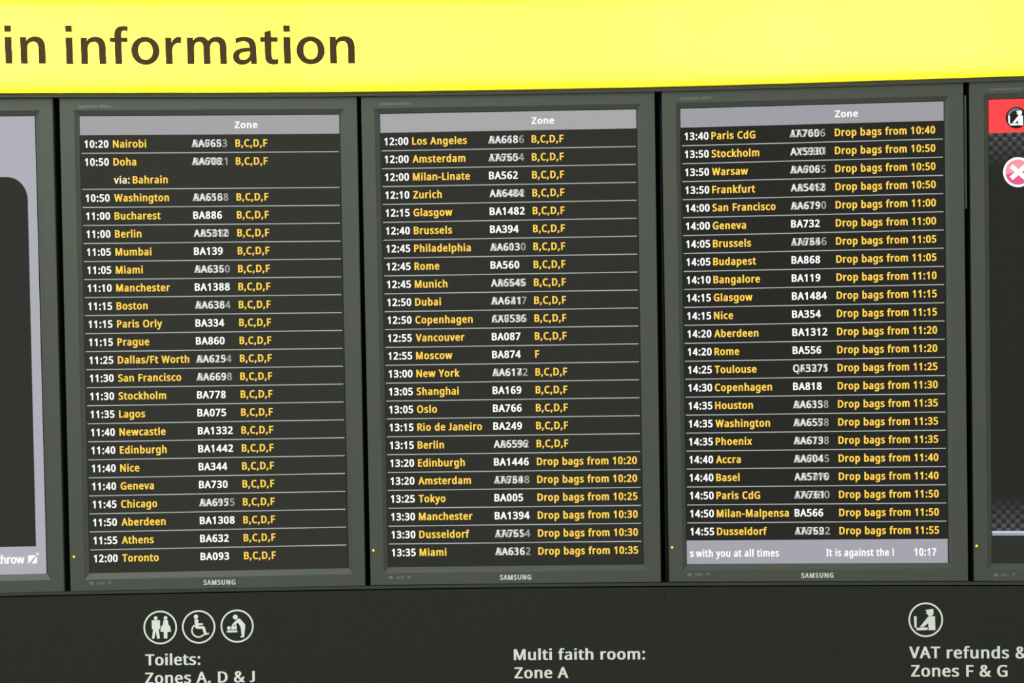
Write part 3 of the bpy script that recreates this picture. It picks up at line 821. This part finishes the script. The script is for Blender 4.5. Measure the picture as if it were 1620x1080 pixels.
ROWS3 = [('13:40', 'Paris CdG', 'AA7056', 'IT7608', D('10:40')), ('13:50', 'Stockholm', 'AX5930', 'AY5381', D('10:50')),
         ('13:50', 'Warsaw', 'AA7085', 'BA606', D('10:50')), ('13:50', 'Frankfurt', 'AA5412', 'AB5068', D('10:50')),
         ('14:00', 'San Francisco', 'AA6190', 'BA679', D('11:00')), ('14:00', 'Geneva', 'BA732', None, D('11:00')),
         ('14:05', 'Brussels', 'AA6356', 'IT7648', D('11:05')), ('14:05', 'Budapest', 'BA868', None, D('11:05')),
         ('14:10', 'Bangalore', 'BA119', None, D('11:10')), ('14:15', 'Glasgow', 'BA1484', None, D('11:15')),
         ('14:15', 'Nice', 'BA354', None, D('11:15')), ('14:20', 'Aberdeen', 'BA1312', None, D('11:20')),
         ('14:20', 'Rome', 'BA556', None, D('11:20')), ('14:25', 'Toulouse', 'QF3371', 'CA5275', D('11:25')),
         ('14:30', 'Copenhagen', 'BA818', None, D('11:30')), ('14:35', 'Houston', 'AA6138', 'BA635', D('11:35')),
         ('14:35', 'Washington', 'AA6578', 'BA655', D('11:35')), ('14:35', 'Phoenix', 'AA6198', 'BA673', D('11:35')),
         ('14:40', 'Accra', 'AA7045', 'BA604', D('11:40')), ('14:40', 'Basel', 'AA5716', 'AB5070', D('11:40')),
         ('14:50', 'Paris CdG', 'AA6390', 'IT7619', D('11:50')), ('14:50', 'Milan-Malpensa', 'BA566', None, D('11:50')),
         ('14:55', 'Dusseldorf', 'AA6522', 'IT7694', D('11:55'))]

# ---- monitor with the rounded black window (cut by the frame's left edge)
P0 = [(-356, 187), (54.9, 183.8), (-335, 918), (73.7, 907)]
r0, s0 = make_monitor('monitor showing a light grey page with an empty round-cornered black window',
                      [(-388, 157), (83.0, 154.1), (-365, 948), (101.9, 935.9)],
                      [(-364, 177), (62.8, 174.5), (-343, 928), (81, 917)], P0, (-361, 893), None, None, None)
pg = Page(s0, P0)
pg.rect('display_grey', 0, 0, 1, 1, M_page, 0)
rc = [(-300, 872), (-316, 302)]
arc = [(-296 - 20 * math.cos(math.radians(a)), 303 - 20 * math.sin(math.radians(a))) for a in range(0, 91, 15)]
arc2 = [(11 + 33 * math.sin(math.radians(a)), 317 - 37 * math.cos(math.radians(a))) for a in range(0, 91, 9)]
flat_poly('black_window', [at(x, y, PIC_Y - 0.00006) for x, y in [(-300, 872)] + arc + arc2 + [(46.5, 420), (57.0, 863.8)]], M_window, s0)
letters('Heathrow', -33.0, 891.9, 39.0, 891.2, 13.6, 0.80, 0.036, 0.018, PIC_Y - 0.0001, 0.0, M_white, s0, 0.02, 'airport_lettering', False)
for poly in ([(44.4, 878.3), (57.0, 877.6), (45.8, 890.5), (44.6, 891.2)], [(58.4, 878.8), (58.8, 890.6), (50.0, 891.3)],
             [(56.6, 875.6), (61.0, 873.6), (60.6, 878.0)]):
    flat_poly('logo_mark', [at(x, y, PIC_Y - 0.0001) for x, y in poly], M_white, s0)

# ---- three departures monitors
P1 = [(125.8, 183.9), (536.3, 181.6), (142.2, 906.4), (550.4, 898.1)]
r1, s1 = make_monitor('monitor listing flights from 10:20 Nairobi to 12:00 Toronto',
                      [(93.7, 154.1), (564.5, 152.2), (111.5, 935.6), (578.1, 926.7)],
                      [(117, 174.4), (543.7, 172.2), (133.3, 917), (558.5, 908)], P1,
                      (116.9, 880.3), (322.0, 925.0, 372.4, 924.4), (141.5, 924.8), (123.0, 170.6, 175.5, 170.2))
board(Page(s1, P1), ROWS1, (0.0165, 0.1265, 0.430, 0.5985), (0.5970, 0.6850), (M_header[0], M_dark[0]), 23)

P2 = [(601.3, 180.4), (1006.3, 173.1), (614.4, 896.7), (1017.0, 892.4)]
r2, s2 = make_monitor('monitor listing flights from 12:00 Los Angeles to 13:35 Miami',
                      [(571, 152.2), (1035.6, 143.3), (586.3, 925.9), (1045.9, 920.7)],
                      [(592, 171.5), (1014, 164), (607, 906.8), (1025, 902)], P2,
                      (590.7, 870.3), (791.0, 917.0, 840.6, 916.5), (615.0, 915.8), (599.5, 166.6, 651.0, 165.8))
board(Page(s2, P2), ROWS2, (0.0146, 0.1235, 0.4215, 0.5900), (0.5910, 0.6790), (M_header[1], M_dark[1]), 23)

P3 = [(1076.3, 172.1), (1492.6, 160.4), (1086.9, 891.9), (1499.6, 889.9)]
r3, s3 = make_monitor('monitor listing flights from 13:40 Paris to 14:55 Dusseldorf above a grey strip',
                      [(1046.7, 143.1), (1524.0, 128.5), (1058.9, 920.4), (1531.9, 919.3)],
                      [(1069, 163), (1501, 151.5), (1080, 901.6), (1508.5, 899.5)], P3,
                      (1063.3, 865.5), (1267.6, 914.0, 1318.6, 913.5), (1087.5, 911.0), (1076.0, 158.2, 1128.0, 156.6))
pg3 = Page(s3, P3)
board(pg3, ROWS3, (0.0145, 0.1165, 0.4150, 0.5855), (0.5870, 0.6745), (M_header[2], M_dark[2]), 22)
pg3.rect('footer_band', 0, 0.9482, 1, 1, M_footer, 1)
pg3.text('footer_text', 's', 0.0120, 0.9845, M_white, 11.4)
pg3.text('footer_text', 'with you at all times', 0.0345, 0.9845, M_white, 11.4, 0.3530)
pg3.text('footer_text', 'It is against the l', 0.5340, 0.9845, M_white, 11.4, 0.7930)
pg3.text('clock_text', '10:17', 0.8720, 0.9845, M_white, 11.8, 0.9560)

# ---- monitor with the red banner (cut by the frame's right edge)
P4 = [(1563.7, 157.8), (1984.0, 144.0), (1570.0, 890.7), (1985.0, 892.0)]
r4, s4 = make_monitor('monitor with a red banner and a pink cross badge over woven black',
                      [(1533.5, 129.3), (2015.0, 112.0), (1541.1, 919.3), (2016.0, 921.0)],
                      [(1556, 148.5), (1992, 134), (1562.0, 901), (1993, 902)], P4,
                      (1545.0, 863.2), None, (1572.0, 911.5), (1565.0, 143.8, 1618.0, 142.0))
pg4 = Page(s4, P4)
M_weave, nt, b = new_mat('lit_weave')
b.inputs['Base Color'].default_value = (0.004, 0.004, 0.004, 1)
b.inputs['Roughness'].default_value = 0.5
b.inputs['Specular IOR Level'].default_value = 0.05
uvn = nt.nodes.new('ShaderNodeUVMap')
sep = nt.nodes.new('ShaderNodeSeparateXYZ')
nt.links.new(uvn.outputs[0], sep.inputs[0])
NX, NY = 56.6, 99.5      # squares across and down the picture


def mth(op, a, b_=None, c=None):
    n = nt.nodes.new('ShaderNodeMath')
    n.operation = op
    for i, v in enumerate((a, b_, c)):
        if v is None:
            continue
        if isinstance(v, (int, float)):
            n.inputs[i].default_value = v
        else:
            nt.links.new(v, n.inputs[i])
    return n.outputs[0]


xx = mth('MULTIPLY', sep.outputs[0], NX)
yy = mth('MULTIPLY', sep.outputs[1], NY)
par = mth('MODULO', mth('ADD', mth('FLOOR', xx), mth('FLOOR', yy)), 2.0)
fr = mth('FRACT', yy)
shade = mth('ADD', mth('MULTIPLY', mth('SUBTRACT', 1.0, fr), 0.6), 0.5)
sq = mth('MULTIPLY', par, shade)
sq = mth('ADD', mth('MULTIPLY', sq, 0.095), mth('MULTIPLY', mth('SUBTRACT', 1.0, par), 0.010))
# strong near the banner and near the strip at the bottom of the page, gone between
f1 = mth('MAXIMUM', 0.0, mth('SUBTRACT', 1.0, mth('DIVIDE', mth('ABSOLUTE', mth('SUBTRACT', sep.outputs[1], 0.072)), 0.075)))
f2 = mth('MAXIMUM', 0.0, mth('SUBTRACT', 1.0, mth('DIVIDE', mth('ABSOLUTE', mth('SUBTRACT', sep.outputs[1], 0.930)), 0.075)))
val = mth('ADD', mth('MULTIPLY', sq, mth('ADD', f1, f2)), 0.0)
cmb = nt.nodes.new('ShaderNodeVectorMath')
cmb.operation = 'SCALE'
cmb.inputs[0].default_value = (0.86, 0.96, 1.05)
nt.links.new(val, cmb.inputs['Scale'])
ad = nt.nodes.new('ShaderNodeVectorMath')
ad.operation = 'ADD'
ad.inputs[1].default_value = s2l((38, 38, 35))[:3]
nt.links.new(cmb.outputs[0], ad.inputs[0])
nt.links.new(ad.outputs[0], b.inputs['Emission Color'])
b.inputs['Emission Strength'].default_value = 1.0
wv = pg4.rect('woven_background', 0, 0, 1, 1, M_weave, 0)
uv = wv.data.uv_layers.new(name='UVMap')
for li, (u, v) in zip(range(4), ((0, 0), (1, 0), (1, 1), (0, 1))):
    uv.data[li].uv = (u, v)
pg4.rect('red_banner', 0, 0, 1, 0.0725, M_red, 1)
M_bar = lit('lit_bar', (150, 158, 178))
M_bar2 = lit('lit_bar_top', (196, 202, 216))
pg4.rect('light_bar', 0, 0.9300, 1, 0.9350, M_bar2, 1)
pg4.rect('light_bar', 0, 0.9350, 1, 0.9402, M_bar, 1)
pg4.rect('black_strip', 0, 0.9402, 1, 1, M_window, 1)
M_ball = lit('lit_ball', (30, 30, 32))
M_ball2 = lit('lit_ball_shine', (120, 122, 126))
LY = PIC_Y - 0.00006
disc('badge_disc', 1608, 186.2, 17.0, LY * 1 - 0.00006, M_ball, s4, 40)
flat_poly('badge_shine', [at(1607 + 13.0 * math.cos(a) * c_, 184.5 + 13.5 * math.sin(a) * c_, LY - 0.0001) for a, c_ in
          [(math.radians(d), 1.0) for d in range(185, 330, 12)] + [(math.radians(d), 0.72) for d in range(320, 190, -12)]], M_ball2, s4)
M_pink = lit('lit_pink', (236, 92, 138))
M_pink2 = lit('lit_pink_light', (252, 158, 172))
disc('cross_badge_rim', 1610.6, 272.2, 23.7, LY - 0.00006, M_white, s4, 48)
disc('cross_badge', 1610.6, 272.2, 20.0, LY - 0.00012, M_pink, s4, 48)
flat_poly('cross_badge_shine', [at(1610.6 + 20 * math.cos(math.radians(d)), 272.2 + 20 * math.sin(math.radians(d)), LY - 0.00018)
                                for d in range(170, 346, 8)] + [at(1618, 272.0, LY - 0.00018), at(1606, 272.8, LY - 0.00018)], M_pink2, s4)
for a in (40, -40):
    ca, sa = math.cos(math.radians(a)), math.sin(math.radians(a))
    q = [(-15, -3.6), (15, -3.6), (15, 3.6), (-15, 3.6)]
    flat_poly('cross_bar', [at(1611.2 + x * ca - y * sa, 272.2 + x * sa + y * ca, LY - 0.00024 - 0.00003 * (a > 0)) for x, y in q], M_white, s4)

# ------------------------------------------------------------------ rails seen in the gaps
rl = slab('mounting_rail', [(1042.8, 136), (1045.0, 136), (1057.6, 926), (1053.0, 926)], 0.055, 0.14, M_rail)
rl['label'] = 'dark upright rail in the gap between the second and third flight lists'
rl['category'] = 'rail'
rl = slab('mounting_bracket', [(1525.2, 151), (1528.6, 151), (1530.0, 330), (1527.0, 330)], 0.006, 0.14, M_bezel)
rl['label'] = 'dark grey bracket edge in the gap beside the red banner monitor'
rl['category'] = 'bracket'

# ------------------------------------------------------------------ lower sign panels
PY = -0.003


def panel_outline(xa, xb):
    xs = [xa] + [x for x in XS if xa + 2 < x < xb - 2] + [xb]
    top = [(x, interp(LED, x) + 1.0) for x in xs]
    return top


def low_panel(label, xa, xb, lean):
    top = panel_outline(xa, xb)
    xm = (xa + xb) / 2
    root = thing('sign_panel', label, 'sign panel', at(xm, 1290, 0.05))
    # side edges follow the upright joint between the two panels
    bot = [(x + lean * (1290 - y), 1290 - 0.006 * (x - 800)) for x, y in reversed(top)]
    front = [at(x, y, PY) for x, y in top + bot]
    n = len(front)
    back = [Vector((p.x, 0.14, p.z)) for p in front]
    V, Fc = loft([back, front], True, False)
    m = len(top)
    for i in range(m - 1):
        Fc.append((n + i, n + i + 1, n + n - 2 - i, n + n - 1 - i))
    fix_normals(mesh_obj('panel', V, Fc, M_panel, root))
    return root


lpan = low_panel('dark grey panel with white toilets and multi faith room lettering under the monitors', -640, 1051.20, 0.0135)
rpan = low_panel('dark grey panel with white VAT refunds lettering under the monitors', 1051.45, 2260, 0.0135)

E5 = lambda x, y: (200 + x / 7.043, 950 + y / 7.043)
E6 = lambda x, y: (1400 + x / 7.2, 930 + y / 7.2)


def pictogram(root, cx, cy, r, w_, figs, cv, depth, mat, label=None, ring=True):
    V, Fc = [], []
    n = 56
    for (rr, dd) in ((r, 0), (r, 0.0008), (r - w_, 0.0008), (r - w_, 0)):
        V += [at(cx + rr * math.cos(2 * math.pi * i / n), cy + rr * math.sin(2 * math.pi * i / n), depth - dd) for i in range(n)]
    for k in range(3):
        for i in range(n):
            j = (i + 1) % n
            Fc.append((k * n + i, k * n + j, (k + 1) * n + j, (k + 1) * n + i))
    o = fix_normals(mesh_obj('pictogram', V, Fc, mat, root))
    if label:
        o['label'] = label
    for k, f in enumerate(figs):            # each piece a little prouder than the last where they overlap
        figure(f, cv, depth, mat, o, 0.0008 + 0.00015 * k)
    return o


def figure(f, cv, depth, mat, parent, thick=0.0008):
    kind = f[0]
    if kind == 'c':
        _, name, x, y, r = f
        pts = [(x + r * math.cos(2 * math.pi * i / 24), y + r * math.sin(2 * math.pi * i / 24)) for i in range(24)]
    elif kind == 'a':
        _, name, x, y, r, w_, a0, a1 = f
        st = [a0 + (a1 - a0) * i / 24 for i in range(25)]
        pts = [(x + (r + w_ / 2) * math.cos(math.radians(a)), y + (r + w_ / 2) * math.sin(math.radians(a))) for a in st]
        pts += [(x + (r - w_ / 2) * math.cos(math.radians(a)), y + (r - w_ / 2) * math.sin(math.radians(a))) for a in reversed(st)]
    else:
        _, name, pts = f
    fr_ = [at(*cv(x, y), depth - thick) for x, y in pts]
    n = len(fr_)
    tr = tessellate_polygon([[Vector((p.x, p.z, 0)) for p in fr_]])
    V = fr_ + [Vector((p.x, depth, p.z)) for p in fr_]
    Fc = [tuple(t) for t in tr] + [(i, (i + 1) % n, n + (i + 1) % n, n + i) for i in range(n)]
    return mesh_obj(name, V, Fc, mat, parent)


pictogram(lpan, 253.5, 992.2, 26.6, 2.6, [
    ('c', 'head', 326, 193, 21),
    ('p', 'man_symbol', [(281, 217), (374, 217), (375, 313), (360, 318), (373, 421), (342, 423), (327, 335), (311, 423), (284, 423), (297, 318), (283, 314)]),
    ('c', 'head', 436, 191, 21),
    ('p', 'woman_symbol', [(417, 214), (456, 214), (464, 225), (466, 262), (488, 288), (498, 345), (458, 347), (456, 420), (417, 420), (416, 347), (378, 345), (385, 290), (408, 262), (410, 225)]),
], E5, PY, M_vinyl, 'round white sign of a man and a woman')
pictogram(lpan, 314.3, 991.3, 26.4, 2.6, [
    ('c', 'head', 775, 178, 25),
    ('p', 'seated_symbol', [(757, 207), (800, 207), (803, 250), (853, 250), (853, 268), (805, 273), (806, 284), (862, 284), (873, 292), (893, 360), (920, 357), (924, 368), (878, 385), (866, 375), (846, 312), (783, 312), (766, 300)]),
    ('a', 'wheel', 803, 331, 73, 17, -126, -323),
], E5, PY, M_vinyl, 'round white sign of a person in a wheelchair')
pictogram(lpan, 375.1, 990.0, 26.2, 2.6, [
    ('c', 'head', 1213, 181, 27),
    ('p', 'adult_symbol', [(1236, 203), (1262, 196), (1322, 262), (1322, 300), (1311, 408), (1268, 408), (1270, 398), (1284, 392), (1272, 290), (1242, 243), (1196, 276), (1180, 262)]),
    ('c', 'head', 1142, 304, 21),
    ('p', 'baby_symbol', [(1168, 284), (1178, 284), (1173, 268), (1186, 266), (1199, 287), (1208, 286), (1215, 262), (1228, 268), (1230, 318), (1168, 322)]),
    ('p', 'changing_table', [(1120, 331), (1235, 329), (1235, 351), (1120, 353)]),
], E5, PY, M_vinyl, 'round white sign of an adult changing a baby')
CUSTOMS = [
    ('c', 'head', 517, 284, 36),
    ('p', 'peaked_cap', [(460, 248), (551, 237), (554, 284), (484, 284), (464, 293), (478, 270)]),
    ('p', 'officer_body', [(494, 323), (570, 319), (576, 478), (497, 479), (494, 398), (440, 441), (398, 442)]),
    ('p', 'open_lid', [(331, 324), (338, 320), (361, 320), (361, 446), (350, 453), (337, 448)]),
    ('p', 'suitcase_base', [(358, 452), (482, 446), (487, 450), (485, 474), (478, 478), (366, 480), (359, 474)])]
pictogram(rpan, 1464.6, 980.0, 27.4, 2.7, CUSTOMS, E6, PY, M_vinyl, 'round white sign of a customs officer at a suitcase')
for k, f in enumerate(CUSTOMS):
    figure(f, lambda x, y: (1608.0 + (x / 7.2 - 64.6) * 0.70, 186.6 + (y / 7.2 - 50.0) * 0.70), LY - 0.0001, M_white, s4, 0.0001 + 0.00003 * k)

BD, BX, BY = 0.0, 0.030, 0.008
letters('Toilets:', 230.0, 1052.4, 316.8, 1051.2, 17.6, 0.96, BX, BY, PY, 0.0008, M_vinyl, lpan, 0.016)
letters('Zones A, D & J', 229.6, 1081.4, 403.2, 1078.6, 17.6, 0.96, BX, BY, PY, 0.0008, M_vinyl, lpan, 0.016)
letters('Multi faith room:', 813.0, 1043.9, 1020.4, 1042.6, 17.3, 0.98, BX, BY, PY, 0.0008, M_vinyl, lpan, 0.014)
letters('Zone A', 813.9, 1072.7, 899.2, 1072.0, 17.3, 0.98, BX, BY, PY, 0.0008, M_vinyl, lpan, 0.014)
letters('VAT refunds &', 1438.4, 1040.9, 1625.5, 1041.2, 18.4, 0.96, BX, BY, PY, 0.0008, M_vinyl, rpan, 0.012)
letters('Zones F & G', 1441.4, 1069.9, 1594.0, 1070.1, 18.4, 0.96, BX, BY, PY, 0.0008, M_vinyl, rpan, 0.012)
